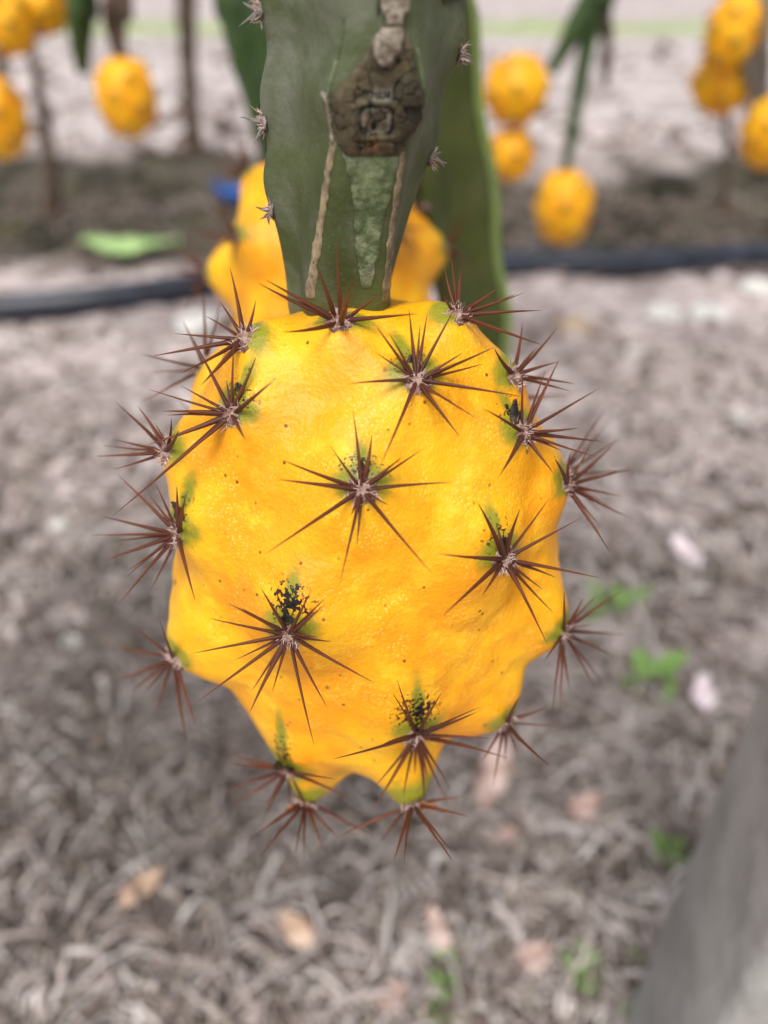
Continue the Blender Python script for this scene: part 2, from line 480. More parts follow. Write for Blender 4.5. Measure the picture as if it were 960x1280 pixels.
# ---- soil crumbs and chips
def crumbs(n, vlo, vhi, rlo, rhi, pal):
    ico = np.array([(0, 0, 1), (.87, .2, .35), (.1, .9, .3), (-.85, .15, .4), (-.1, -.9, .3), (.6, -.55, -.5), (.5, .6, -.6), (-.6, .5, -.6), (-.5, -.6, -.5)])
    fc = [(0, 1, 2), (0, 2, 3), (0, 3, 4), (0, 4, 1), (1, 6, 2), (2, 7, 3), (3, 8, 4), (4, 5, 1), (1, 5, 6), (2, 6, 7), (3, 7, 8), (4, 8, 5)]
    VV, FF, CC = [], [], []
    for _ in range(n):
        P = on_ground(RNG.uniform(-260, 1220), RNG.uniform(vlo, vhi))
        if P[1] > 6: continue
        r_ = rlo * (rhi / rlo) ** (RNG.random() ** 1.6)
        a = RNG.uniform(0, 6.28); ca, sa = math.cos(a), math.sin(a)
        X = ico * RNG.uniform(.65, 1.3, (9, 1)) * np.array([r_, r_ * RNG.uniform(.5, 1), r_ * RNG.uniform(.35, .8)])
        X = np.stack([X[:, 0] * ca - X[:, 1] * sa, X[:, 0] * sa + X[:, 1] * ca, X[:, 2]], 1) + P + np.array([0, 0, r_ * .2])
        o = len(VV); VV += X.tolist(); FF += [tuple(i + o for i in f) for f in fc]
        CC += [np.array(pal[RNG.integers(len(pal))]) * RNG.uniform(.7, 1.2)] * 9
    return VV, FF, CC
CR = [(0.66, 0.57, 0.55), (0.76, 0.67, 0.65), (0.44, 0.36, 0.34), (0.28, 0.22, 0.20), (0.75, 0.70, 0.68), (0.16, 0.12, 0.10), (0.13, 0.10, 0.085)]
VV, FF, CC = [], [], []
for arg in ((2600, 400, 1350, .002, .008, CR), (1500, 390, 800, .004, .016, CR), (700, 195, 345, .006, .022, DARK[:3] + [(0.07, 0.065, 0.04)]), (900, 30, 195, .012, .05, CR), (260, 640, 1350, .001, .0022, [(0.9, 0.9, 0.92)])):  # last batch: near-white chips added to stand for bright glints
    v_, f_, c_ = crumbs(*arg)
    o = len(VV); VV += v_; CC += c_; FF += [tuple(i + o for i in f) for f in f_]
tag(build('soil_crumbs', VV, FF, M['straw'], loc=(0, 0, 0), cols=np.array(CC)), 'loose soil crumbs and chips scattered over the earth', 'soil', kind='stuff')

# ================================================================== THE FRUITS
class Body:
    """a hanging fruit: ellipsoid with tubercles, each crowned by an areole"""
    def __init__(s, C, a, c, tilt=None, clow=None):
        s.C = np.asarray(C, float); s.a, s.c = a, c; s.cl = clow or c
        s.bumps = []
        s.Q = np.eye(3) if tilt is None else np.array(tilt)
    def re(s, d):
        return 1 / np.sqrt((d[..., 0] ** 2 + d[..., 1] ** 2) / s.a ** 2 + d[..., 2] ** 2 / np.where(d[..., 2] > 0, s.c, s.cl) ** 2)
    def add(s, d, hw, hn, up=0.0105, dn=0.0065, side=0.0085, narrow=0.0042):
        d = np.asarray(d, float); d = d / np.linalg.norm(d)
        z = np.array([0, 0, 1.0]); tu = z - d * (z @ d)
        tu = tu / (np.linalg.norm(tu) + 1e-9); ts = np.cross(tu, d)
        s.bumps.append((d, s.re(d) * d, tu, ts, hw, hn, up, dn, side, narrow))
    def r(s, d):
        re = s.re(d)
        acc = np.zeros(d.shape[:-1]); acn = np.zeros(d.shape[:-1])
        X = d * re[..., None]
        for (dk, P, tu, ts, hw, hn, up, dn, sd_, nr) in s.bumps:
            q = X - P
            uu = q @ tu; ss = q @ ts; nn = q @ dk
            su = np.where(uu > 0, up, dn)
            acc += (hw * np.exp(-0.5 * ((uu / su) ** 2 + (ss / sd_) ** 2 + (nn / 0.012) ** 2))) ** 3
            acn += (hn * np.exp(-0.5 * ((uu / np.where(uu > 0, nr * 1.35, nr * 0.9)) ** 2 + (ss / nr) ** 2 + (nn / 0.01) ** 2))) ** 3
        th = np.arccos(np.clip(d[..., 2], -1, 1))
        return re + np.cbrt(acc) + np.cbrt(acn) - 0.004 * np.exp(-(th / 0.26) ** 2)
    def point(s, d):
        d = np.asarray(d, float); d = d / np.linalg.norm(d)
        return s.C + s.Q @ (d * s.r(d[None])[0])
    def normal(s, d):
        d = np.asarray(d, float); d = d / np.linalg.norm(d)
        t = np.cross(d, [0.3, 0.5, 0.81]); t /= np.linalg.norm(t); b = np.cross(d, t)
        e = 0.10
        P = [s.point(d + t * e), s.point(d - t * e), s.point(d + b * e), s.point(d - b * e)]
        n = np.cross(P[0] - P[1], P[2] - P[3]); n /= np.linalg.norm(n)
        return n if n @ (s.Q @ d) > 0 else -n
    def outside(s, P, m):
        q = s.Q.T @ (np.asarray(P) - s.C); L = np.linalg.norm(q)
        return L > s.r((q / L)[None])[0] + m
    def outside_all(s, P, m):
        q = (P - s.C) @ s.Q; L = np.linalg.norm(q, axis=1)
        return L > s.r(q / L[:, None]) + m
    def mesh(s, nt_, np_, soot=None):
        th = np.linspace(0, math.pi, nt_)
        ph = np.linspace(0, 2 * math.pi, np_, endpoint=False)
        T, P = np.meshgrid(th, ph, indexing='ij')
        d = np.stack([np.sin(T) * np.cos(P), np.sin(T) * np.sin(P), np.cos(T)], -1)
        r = s.r(d)
        # small unevenness of the skin
        flat = d.reshape(-1, 3)
        und = np.array([noise.noise(Vector(x * 5.0)) * 0.00055 + noise.noise(Vector(x * 8.5 + np.array([3.0, 1, 2]))) * 0.0004 + noise.noise(Vector(x * 13.0)) * 0.00014 for x in flat]).reshape(r.shape)
        X = d * (r + und)[..., None]
        green = np.zeros(r.shape); so = np.zeros(r.shape)
        base = d * s.re(d)[..., None]
        for k, (dk, Pk, tu, ts, hw, hn, up, dn, sd_, nr) in enumerate(s.bumps):
            q = base - Pk
            uu, ss = q @ tu, q @ ts
            near = np.exp(-(q @ dk) ** 2 / (2 * 0.01 ** 2))
            green = np.maximum(green, near * (1.05 if hn > 0 else 0.5) * np.exp(-0.5 * (((uu - (0.0012 if hn > 0 else -0.003)) / 0.0021) ** 2 + (ss / 0.0034) ** 2)))
            if soot and soot.get(k):
                off, amt, wu, ws = soot[k]
                so = np.maximum(so, near * amt * np.exp(-0.5 * (((uu - off) / wu) ** 2 + (ss / ws) ** 2)))
                green = np.maximum(green, near * 0.85 * np.exp(-0.5 * (((uu - off - wu) / (wu * 1.5)) ** 2 + (ss / 0.0010) ** 2)))
        F = grid_faces(np_, nt_, True)
        F = [(f[3], f[2], f[1], f[0]) for f in F]
        Xw = X.reshape(-1, 3) @ s.Q.T + s.C
        return Xw, F, dict(green=green.ravel(), soot=so.ravel())

# spine prototypes: unit length along z, unit base radius
def spine_mesh(bend, flat, k=6):
    zs = [-0.03, 0.0, 0.12, 0.35, 0.6, 0.82, 0.95, 1.0]
    rs = [0.8, 1.0, 0.98, 0.78, 0.52, 0.28, 0.12, 0.03]
    V = []
    for z, r in zip(zs, rs):
        for i in range(k):
            a = 2 * math.pi * i / k
            V.append((math.cos(a) * r, math.sin(a) * r * flat, z))
    V = np.array(V)
    F = grid_faces(k, len(zs), True) + [tuple(range(k))[::-1], tuple((len(zs) - 1) * k + i for i in range(k))]
    V[:, 0] += bend * V[:, 2] ** 2
    return V, F
SPINES, THORNS = [], []
for bnd, fl in ((0.0, 0.8), (1.6, 0.65), (-1.3, 0.7), (2.6, 0.8)):
    v_, f_ = spine_mesh(bnd, fl)
    v_[:, 0] -= bnd * v_[:, 2]          # keep the tip on the axis, belly in the middle
    SPINES.append(mesh_data('spine', v_, f_, M['spine']))
    THORNS.append(mesh_data('thorn', v_, f_, M['thorn']))

def add_spine(parent, base, tip, rad, proto=None):
    base, tip = np.asarray(base), np.asarray(tip)
    d = Vector(tip - base); L = d.length
    o = link('spine', proto or SPINES[RNG.integers(4)], parent, base)
    q = d.to_track_quat('Z', 'Y').to_matrix() @ Matrix.Rotation(RNG.uniform(0, 6.28), 3, 'Z')
    o.rotation_euler = q.to_euler()
    o.scale = (rad, rad, L)
    return o

def areole_mesh(P, n, rad, nh=110, hair=0.0012):
    """a felt cushion with short hairs"""
    n = n / np.linalg.norm(n)
    t = np.cross(n, [0.2, 0.9, 0.3]); t /= np.linalg.norm(t); b = np.cross(n, t)
    V, F, MI = [], [], []
    k, rings = 14, 5
    for j in range(rings):
        a = j / (rings - 1) * math.pi / 2
        for i in range(k):
            ph = 2 * math.pi * i / k
            rr = rad * math.cos(a) * (1 + 0.22 * RNG.normal() * (j < 4))
            V.append(P + (t * math.cos(ph) + b * math.sin(ph)) * rr + n * (rad * 0.55 * math.sin(a) - rad * 0.25 + 0.08 * rad * RNG.normal()))
    F += grid_faces(k, rings, True); MI += [0] * len(F)
    for _ in range(nh):
        ph = RNG.uniform(0, 6.283); rr = rad * math.sqrt(RNG.random()) * 1.05
        p = P + (t * math.cos(ph) + b * math.sin(ph)) * rr + n * rad * (0.30 * math.sqrt(max(0, 1 - (rr / rad / 1.06) ** 2)) - 0.12)
        d = n * RNG.uniform(0.2, 1) + (t * math.cos(ph) + b * math.sin(ph)) * RNG.uniform(0.1, 1.0) + RNG.normal(0, 0.45, 3)
        d /= np.linalg.norm(d)
        sde = np.cross(d, RNG.normal(0, 1, 3)); sde /= np.linalg.norm(sde)
        L = hair * RNG.uniform(0.5, 1.3); w_ = 0.000075
        o = len(V)
        mid = p + d * L * 0.55 + sde * L * 0.1
        V += [p - sde * w_, p + sde * w_, mid + sde * w_ * 0.8, mid - sde * w_ * 0.8, p + d * L + RNG.normal(0, L * 0.12, 3)]
        F += [(o, o + 1, o + 2, o + 3), (o + 3, o + 2, o + 4)]; MI += [1, 1]
    return V, F, MI

def scale_remnant(P, n, up, size, mat, parent, name='scale_remnant', curl=0.7):
    n = n / np.linalg.norm(n); up = up - n * (up @ n); up /= np.linalg.norm(up); sd_ = np.cross(up, n)
    nu, nv = 7, 8
    V = []
    for side in (1, -1):
        for j in range(nv):
            t = j / (nv - 1)
            wdt = size * (0.62 - 0.5 * t ** 1.6)
            for i in range(nu):
                x = (i / (nu - 1) - 0.5) * 2
                cr = 0.10 * size * RNG.normal()
                V.append(P + sd_ * x * wdt + up * size * 1.3 * t + n * (size * (curl * t * t * 0.6 - 0.25 * x * x * (1 - t) + 0.12) + side * size * 0.05 + cr * 0.5))
    F = grid_faces(nu, nv) + [(f[3], f[2], f[1], f[0]) for f in grid_faces(nu, nv, off=nu * nv)]
    rim = [i for i in range(nu)] + [j * nu + nu - 1 for j in range(1, nv)] + [(nv - 1) * nu + i for i in range(nu - 2, -1, -1)] + [j * nu for j in range(nv - 2, 0, -1)]
    o = nu * nv
    for a, b in zip(rim, rim[1:] + rim[:1]):
        F.append((a, o + a, o + b, b))
    return build(name, V, F, mat, parent)

# ---- the main fruit: areoles and spine tips read off the photograph
FC = at_depth(457, 672, 0.147)
fruit = Body(FC, 0.0338, 0.0463, clow=0.0492)
# name: (u, v, wide bump, narrow bump, [spine tips])
AR = [
 (452, 612, .0032, .0016, [(441,512),(351,574),(346,599),(331,693),(424,733),(446,682),(541,718),(487,632),(439,644),(566,603),(530,560),(504,570),(465,543),(412,556)]),
 (521, 474, .0034, .0018, [(469,406),(486,416),(511,384),(525,404),(534,392),(620,433),(580,440),(606,454),(654,496),(434,480),(467,439),(599,525),(566,502),(575,546),(473,587),(570,383)]),
 (574, 388, .0050, .0022, [(562,312),(556,333),(576,335),(553,367),(622,360),(655,366),(676,388),(680,432),(646,367)]),
 (424, 392, .0046, .0022, [(421,296),(394,329),(446,342),(323,354),(354,415),(523,392),(475,367),(436,352),(331,349)]),
 (655, 541, .0030, .0022, [(683,461),(699,449),(748,486),(724,535),(754,552),(745,571),(703,564),(624,595),(603,510),(653,459),(693,593)]),
 (643, 470, .0030, .0020, [(618,435),(653,403),(697,409),(719,480),(713,489),(672,434),(700,452)]),
 (711, 606, .0036, .0022, [(693,573),(713,566),(738,556),(768,554),(792,585),(780,621),(786,647),(762,690),(750,657)]),
 (634, 700, .0032, .0018, [(597,628),(620,655),(650,636),(687,622),(725,648),(752,723),(695,722),(546,692),(553,770),(602,745),(667,766),(693,767),(685,807),(679,737)]),
 (704, 790, .0042, .0026, [(778,739),(747,743),(729,747),(705,739),(741,781),(780,793),(774,822),(754,854),(749,866),(713,866),(700,892),(690,894),(681,826)]),
 (633, 905, .0040, .0026, [(683,884),(701,908),(687,957),(650,953),(630,953),(616,985),(602,953),(650,870)]),
 (521, 917, .0026, .0018, [(496,849),(490,865),(552,866),(599,884),(596,890),(614,923),(636,948),(565,989),(557,997),(539,962),(535,977),(530,1000),(518,969),(504,997),(466,986),(466,1012),(415,949),(476,932)]),
 (360, 795, .0034, .0020, [(285,754),(262,773),(300,759),(325,733),(240,817),(294,825),(244,879),(314,865),(312,891),(340,866),(393,933),(409,884),(469,854),(415,802),(398,796),(408,746),(407,754),(389,738)]),
 (220, 668, .0030, .0022, [(147,593),(193,602),(221,607),(235,613),(124,645),(113,669),(143,676),(129,701),(159,714),(159,720),(147,757),(244,751),(185,616),(187,740)]),
 (206, 564, .0042, .0026, [(143,501),(172,508),(193,528),(214,521),(141,549),(129,557),(120,570),(141,587),(223,538)]),
 (289, 518, .0030, .0020, [(242,425),(292,429),(320,446),(345,473),(184,486),(203,514),(210,519),(141,645),(184,556),(307,551),(191,602),(226,482),(283,475)]),
 (303, 421, .0046, .0024, [(287,333),(257,395),(217,417),(191,445),(224,467),(320,374),(274,375),(251,482)]),
 (217, 823, .0044, .0028, [(132,807),(142,852),(168,784),(200,776),(162,866),(178,868),(194,892),(234,926),(246,910)]),
 (361, 960, .0034, .0024, [(281,953),(315,960),(276,992),(286,1006),(324,1034),(364,1020),(403,1059),(419,974),(439,999),(290,944),(330,1010)]),
 (379, 1012, .0060, .0040, [(319,1045),(326,1070),(369,1068),(380,1075),(402,1057),(470,1048),(423,1048)]),
 (516, 1006, .0062, .0042, [(422,1047),(472,1055),(492,1077),(505,1079),(565,1065),(566,1077),(585,1021),(581,996)]),
]
def hit_dir(u, v, hw, hn):
    """direction from the fruit centre whose tubercle top lies on the line of sight"""
    a, c = fruit.a + (hw + hn) * 0.98, (fruit.c if v < 660 else fruit.cl) + (hw + hn) * 0.98
    r_ = ray(u, v); o = CAM - FC
    S = np.array([1 / a, 1 / a, 1 / c])
    ro, rd = o * S, r_ * S
    A, B, Cc = rd @ rd, ro @ rd, ro @ ro - 1
    D = B * B - A * Cc
    t = (-B - math.sqrt(D)) / A if D > 0 else -B / A
    return (o + r_ * t)
LOW = {18: 0.0050, 19: 0.0050}
dirs = []
for k, (u, v, hw, hn, tips) in enumerate(AR):
    d = hit_dir(u, v, hw, hn)
    dirs.append(d / np.linalg.norm(d))
    if k in LOW:
        fruit.add(d, hw, hn, up=0.0040, dn=0.0055, side=0.0040, narrow=0.0034)
    else:
        fruit.add(d, hw, hn, side=0.0070 if k in (2, 3, 15) else 0.0080)
for (u, v, hw) in ((418, 952, .0034), (452, 956, .0038), (486, 948, .0034)):
    fruit.add(hit_dir(u, v, hw, 0), hw, 0.0, up=0.011, dn=0.0075, side=0.0075)
NAR = len(fruit.bumps)
# areoles on the far side, out of the picture but there from a step aside
front = list(dirs)
cand = []
for i in range(60):
    z = 1 - 2 * (i + 0.5) / 60; ph = i * 2.39996
    d = np.array([math.sqrt(1 - z * z) * math.cos(ph), math.sqrt(1 - z * z) * math.sin(ph), z])
    if d[1] > 0.1 and abs(z) < 0.85 and all(np.dot(d, e) < math.cos(0.52) for e in dirs + cand):
        cand.append(d)
for d in cand[:8]:
    fruit.add(d, .003, .002)
root = empty('yellow_dragon_fruit', fruit.point((0, 0, -1)))
tag(root, 'large ripe yellow dragon fruit with sharp brown spine stars, hanging from scarred stem', 'fruit', 'ripe yellow dragon fruits')
# soot above the areoles: offset, amount, spread along, spread across
SOOT = {10: (.0044, 1.0, .0026, .0030), 11: (.0046, 1.0, .0022, .0022), 0: (.0030, .62, .0013, .0036), 17: (.0046, .85, .0034, .0016),
        7: (.0036, .58, .0020, .0024), 1: (.0026, .45, .0024, .0032), 4: (.0032, .75, .0016, .0022), 12: (.0034, .6, .0024, .0016), 14: (.0028, .62, .0018, .0026)}
V, F, at = fruit.mesh(270, 450, SOOT)
build('rind', V, F, M['rind'], root, attrs=at)

def solve_tip(base, n, u, v, elev, body, ymax=9):
    r_ = ray(u, v)
    d0 = (base - CAM) @ FWD
    t = np.linspace(d0 - 0.024, d0 + 0.024, 97)
    P = CAM + r_ * t[:, None]
    q = P - base; L = np.linalg.norm(q, axis=1)
    cost = abs((q @ n) / L - math.sin(elev)) + 22 * np.maximum(0, L - 0.021) + 6 * abs(t - d0)
    cost += 3 * ~body.outside_all(P, 0.0012) + 2 * ~body.outside_all(base + q * 0.5, 0.0004)
    cost = cost + 4 * (P[:, 1] > ymax)
    return P[int(np.argmin(cost))]

def dress_areole(root_, P, n, tips, rad, srad, has_scale=0.0, tipfun=None, hairs=110):
    ar = None
    V_, F_, MI = areole_mesh(P, n, rad, hairs, rad * 0.55)
    ar = build('areole', V_, F_, [M['felt'], M['hair']], root_, loc=P, mat_idx=MI)
    for tp in tips:
        tip = tipfun(tp) if tipfun else tp
        q = tip - P
        lat = q - n * (q @ n); Ll = np.linalg.norm(lat)
        L = np.linalg.norm(q)
        base = P + lat / (Ll + 1e-9) * rad * RNG.uniform(0.25, 0.62) + n * rad * 0.12
        add_spine(ar, base, tip, srad * RNG.uniform(0.8, 1.2) * (0.72 + 0.28 * min(1, L / 0.014)))
    return ar
for k, (u, v, hw, hn, tips) in enumerate(AR):
    P = fruit.point(dirs[k]); n = fruit.normal(dirs[k])
    n = n * 0.6 + dirs[k] * 0.4; n /= np.linalg.norm(n)
    P = P - n * 0.0002
    def tf(tp, P=P, n=n, ymax=(FC[1] - 0.0145 if k == 3 else 9)):
        uu, vv, dd = to_px(P)
        pl = math.hypot(tp[0] - uu, tp[1] - vv)
        el = R(RNG.uniform(14, 30) + max(0, 60 - pl) * 0.5)
        return solve_tip(P, n, tp[0], tp[1], el, fruit, ymax)
    dress_areole(root, P, n, tips, 0.0020, 0.00040, tipfun=tf)
    up = fruit.Q @ np.array([0, 0, 1.0])
    if k in SOOT:
        big = {10: .0018, 11: .0020, 0: .0016, 17: .0030, 7: .0016, 1: .0015, 4: .0026, 12: .0030, 14: .0021}[k]
        upt = up - n * (up @ n); upt /= np.linalg.norm(upt)
        scale_remnant(P + upt * 0.0017 - n * 0.0002, n, upt, big, M['scale'], root)
    if k in (19, 18):
        upt = np.array([0.8, -0.2, -0.35]) if k == 19 else np.array([-0.5, -0.4, -0.7])
        scale_remnant(P + upt * 0.0012, n, upt, 0.0034 if k == 19 else 0.0026, M['flap'], root, 'dried_flap')
for d in cand[:8]:
    d = d / np.linalg.norm(d)
    P = fruit.point(d); n = fruit.normal(d)
    t = np.cross(n, [0.1, 0.2, 0.97]); t /= np.linalg.norm(t); b = np.cross(n, t)
    tips = []
    for i in range(8):
        a = i * 0.785 + RNG.uniform(-.3, .3); e = R(RNG.uniform(18, 55))
        tips.append(P + ((t * math.cos(a) + b * math.sin(a)) * math.cos(e) + n * math.sin(e)) * RNG.uniform(.009, .015))
    dress_areole(root, P, n, tips, 0.0020, 0.0004)

# ---- generic fruits: one more near one behind the stem and the blurred ones of the next row
def rot_tilt(ax, ang):
    return np.array(Matrix.Rotation(ang, 3, Vector(ax)))
def generic_dirs(n, seed):
    out = []
    for i in range(n):
        z = 0.86 - 1.80 * (i + 0.5) / n; ph = i * 2.39996 + seed
        out.append(np.array([math.sqrt(1 - z * z) * math.cos(ph), math.sqrt(1 - z * z) * math.sin(ph), z]))
    return out
def generic_fruit(C, a, c, n, seed, label, tilt, detail, group='ripe yellow dragon fruits', hw=.0035, hn=.002):
    f = Body(C, a, c, tilt)
    ds = generic_dirs(n, seed)
    k_ = a / 0.034
    for d in ds: f.add(d, hw * k_, hn * k_, up=.0095 * k_, dn=.0065 * k_, side=.0085 * k_, narrow=.0045 * k_)
    rt = empty('yellow_dragon_fruit', f.point((0, 0, -1)))
    tag(rt, label, 'fruit', group)
    V, F, at = f.mesh(110 if detail else 70, 160 if detail else 96)
    build('rind', V, F, M['rind'], rt, attrs=at)
    for d in ds:
        P = f.point(d); nn = f.normal(d)
        t = np.cross(nn, [0.1, 0.2, 0.97]); t /= np.linalg.norm(t); b = np.cross(nn, t)
        if detail:
            tips = []
            for i in range(8):
                al = i * 0.785 + RNG.uniform(-.3, .3); e = R(RNG.uniform(18, 55))
                tips.append(P + ((t * math.cos(al) + b * math.sin(al)) * math.cos(e) + nn * math.sin(e)) * RNG.uniform(.009, .016))
            dress_areole(rt, P, nn, tips, 0.0022, 0.00055, hairs=30)
        else:
            # tiny star of spines, too small to tell apart
            V_, F_, MI = areole_mesh(P, nn, 0.0020, 0)
            sv, sf = spine_mesh(0, .8, 4)
            for i in range(7):
                al = i * 0.9 + RNG.uniform(-.3, .3); e = R(RNG.uniform(18, 60))
                dd = (t * math.cos(al) + b * math.sin(al)) * math.cos(e) + nn * math.sin(e)
                q = np.array(Vector(dd).to_track_quat('Z', 'Y').to_matrix())
                L = RNG.uniform(.005, .010)
                vv_ = (sv * np.array([.0004, .0004, L])) @ q.T + P
                o = len(V_); V_ += list(vv_); F_ += [tuple(i_ + o for i_ in ff) for ff in sf]; MI += [1] * len(sf)
            build('areole', V_, F_, [M['felt'], M['spine']], rt, loc=P, mat_idx=MI)
    return f
bf = generic_fruit(at_y(411, 352, 0.252), 0.0320, 0.036, 20, 0.55, 'ripe yellow dragon fruit half hidden behind the scarred cactus stem', rot_tilt((0, 1, 0), R(6)), True, hw=.005, hn=.003)

ROW_Y = 0.86
def row_fruit(u, v, wpx, hpx, y, label, seed, tilt):
    P = at_y(u, v, y); d = (P - CAM) @ FWD
    a = wpx / 2 * d / FPX * 0.94
    c = max(a * 1.02, hpx / 2 * d / FPX * 1.0)
    return generic_fruit(P, a, c, 18, seed, label, tilt, False, hw=.0022, hn=.0012)
T = lambda ax, deg: rot_tilt(ax, R(deg))
rf = {}
rf[0] = row_fruit(158, 121, 76, 94, ROW_Y, 'lone oval yellow fruit below the dry grey brown hanging stem', 0.3, T((0, 1, 0), 5))
rf[1] = row_fruit(645, 112, 82, 78, ROW_Y, 'round yellow fruit below the dark slanting stem tip, above a smaller fruit', 1.1, T((1, 1, 0), 30))
rf[2] = row_fruit(639, 192, 58, 66, ROW_Y, 'small orange yellow fruit hanging right below a bigger round one', 2.0, T((1, 0, 0), -10))
rf[3] = row_fruit(705, 258, 72, 92, ROW_Y, 'oval yellow fruit at the end of the thin green stem, over the black pipe', 2.7, T((0, 1, 0), -4))
rf[4] = row_fruit(916, 38, 66, 88, ROW_Y, 'deep yellow fruit beside the grey green hanging stem, uppermost of a cluster of three', 3.3, T((0, 1, 0), 6))
rf[5] = row_fruit(903, 102, 76, 72, ROW_Y + .035, 'yellow fruit in the middle of a cluster of three, with a green scale over it', 4.1, T((1, 0, 0), 25))
rf[6] = row_fruit(961, 164, 66, 90, ROW_Y, 'orange yellow fruit at the lower end of the grey green hanging stem', 4.9, T((0, 1, 0), -6))
rf[7] = row_fruit(-4, 146, 74, 100, ROW_Y, 'yellow fruit hanging lowest beside the slim leaning trunk', 5.7, T((0, 1, 0), 8))
rf[8] = row_fruit(8, 24, 70, 80, ROW_Y, 'orange yellow fruit of a tight pair, the one with a fruit hanging straight below it', 6.3, T((0, 1, 0), -8))
rf[9] = row_fruit(55, 8, 60, 62, ROW_Y + .03, 'yellow fruit of a tight pair, the one next to the dark green stem tip', 7.2, T((1, 0, 0), 15))

# ================================================================== CACTUS STEMS
WIRE_Z, WIRE_Y = 1.25, 0.125
def winged(path, radii, twist0=0.0, twist1=0.0, valley=0.36, n=3, scallop=0.0, per=0.045, k=36, sharp=2.2):
    path = np.asarray(path, float)
    T_, N, B = frames(path)
    s = np.concatenate([[0], np.cumsum(np.linalg.norm(np.diff(path, axis=0), axis=1))])
    V = []
    for j, p in enumerate(path):
        tw = twist0 + (twist1 - twist0) * s[j] / s[-1]
        for i in range(k):
            a = 2 * math.pi * i / k
            w_ = (0.5 + 0.5 * math.cos(n * (a - tw)))
            lob = valley + (1 - valley) * w_ ** sharp
            sc_ = 1 - scallop * (0.5 + 0.5 * math.cos(2 * math.pi * s[j] / per)) * w_ ** 4
            V.append(p + (N[j] * math.cos(a) + B[j] * math.sin(a)) * radii[j] * lob * sc_)
    F = grid_faces(k, len(path), True)
    F.append(tuple(range(k))[::-1]); F.append(tuple((len(path) - 1) * k + i for i in range(k)))
    return np.array(V), F, s, (T_, N, B)
def hang_stem(name, pts, rad, mat, label, cat='cactus', tw=0.4, extra=None, group='hanging cactus stems', valley=.36, rib=None, areoles=True, per=.045):
    """pts run from the wire down to the tip (world points); a thing with skin and areoles"""
    path = catmull(pts, 8)
    n = len(path)
    rr = np.interp(np.linspace(0, 1, n), np.linspace(0, 1, len(rad)), rad)
    V, F, s, fr = winged(path, rr, tw, tw + 0.5, valley, scallop=0.12, per=per)
    rt = empty(name, path[-1])
    tag(rt, label, cat, group)
    build('skin', V, F, mat, rt)
    if rib is not None:
        ribs = []
        for w_ in range(3):
            pts_ = []
            for j in range(n):
                a = tw + 0.5 * s[j] / s[-1] + w_ * 2 * math.pi / 3
                pts_.append(path[j] + (fr[1][j] * math.cos(a) + fr[2][j] * math.sin(a)) * rr[j] * (0.955 - .06 * math.cos(2 * math.pi * s[j] / per)))
            ribs.append(pts_)
        pts_ = max(ribs, key=lambda q: q[int(n * .6)][0])      # the fresh margin on one rib
        vv, ff = tube(pts_, [0.0022] * n, 8)
        build('rib_margin', vv, ff, rib, rt)
    if areoles:
        for w_ in range(3):
            for q in np.arange(per * 0.5, s[-1], per):
                j = int(np.argmin(abs(s - q)))
                if path[j][2] > 0.75: continue
                a = tw + 0.5 * s[j] / s[-1] + w_ * 2 * math.pi / 3
                o = fr[1][j] * math.cos(a) + fr[2][j] * math.sin(a)
                P = path[j] + o * rr[j] * 0.99
                V_, F_, MI = areole_mesh(P, o, 0.0016, 0)
                sv, sf = spine_mesh(0, .8, 4)
                for i in range(4):
                    dd = o + RNG.normal(0, .6, 3); dd /= np.linalg.norm(dd)
                    qm = np.array(Vector(dd).to_track_quat('Z', 'Y').to_matrix())
                    vv_ = (sv * np.array([.0005, .0005, .0045])) @ qm.T + P
                    o_ = len(V_); V_ += list(vv_); F_ += [tuple(i_ + o_ for i_ in ff) for ff in sf]; MI += [1] * len(sf)
                build('areole', V_, F_, [M['felt'], M['thorn']], rt, loc=P, mat_idx=MI)
    return rt

# ---- the main stem, traced wing by wing
YS = FC[1]
SEC = [  # v, left wing tip, rib left, rib right, right wing tip, rib depth in mm
 (-330, 300, 452, 512, 612, 13), (-150, 312, 440, 516, 594, 13), (-60, 318, 436, 518, 587, 13),
 (0, 323, 432, 520, 582, 13), (60, 335, 428, 526, 579, 13.5), (120, 326, 413, 528, 553, 14), (180, 334, 415, 506, 545, 13),
 (230, 331, 410, 498, 526, 12), (290, 347, 400, 489, 506, 10.5), (350, 357, 391, 483, 489, 9), (386, 361, 387, 481, 487, 8), (420, 370, 392, 474, 480, 6.5)]
rings = []
for (v, a_, b_, c_, d_, dep) in SEC:
    dep = dep / 1000
    L_ = at_y(a_, v, YS + 0.003); RL = at_y(b_, v, YS - dep * 0.86); RR = at_y(c_, v, YS - dep * 0.86); R_ = at_y(d_, v, YS + 0.003)
    FM = (RL + RR) / 2 + np.array([0, -dep * 0.07, 0])
    z = FM[2]
    ml = L_ * 0.55 + RL * 0.45 + np.array([0, 0.0030, 0]); mr = R_ * 0.5 + RR * 0.5 + np.array([0, 0.0022, 0])
    cx = (L_ + R_) / 2
    bl = L_ * 0.55 + cx * 0.45 + np.array([0, dep * 0.42, 0]); bm = cx + np.array([0, dep * 1.05, 0]); br = R_ * 0.55 + cx * 0.45 + np.array([0, dep * 0.42, 0])
    l2 = L_ + np.array([0.0012, 0.0016, 0]); r2 = R_ + np.array([-0.0012, 0.0016, 0])
    rings.append(np.array([L_, ml, RL, FM, RR, mr, R_, r2, br, bm, bl, l2]))
top = rings[0]
ctr = top.mean(0)
wire_end = np.array([ctr[0] - 0.004, WIRE_Y, WIRE_Z + 0.012])
hi = []
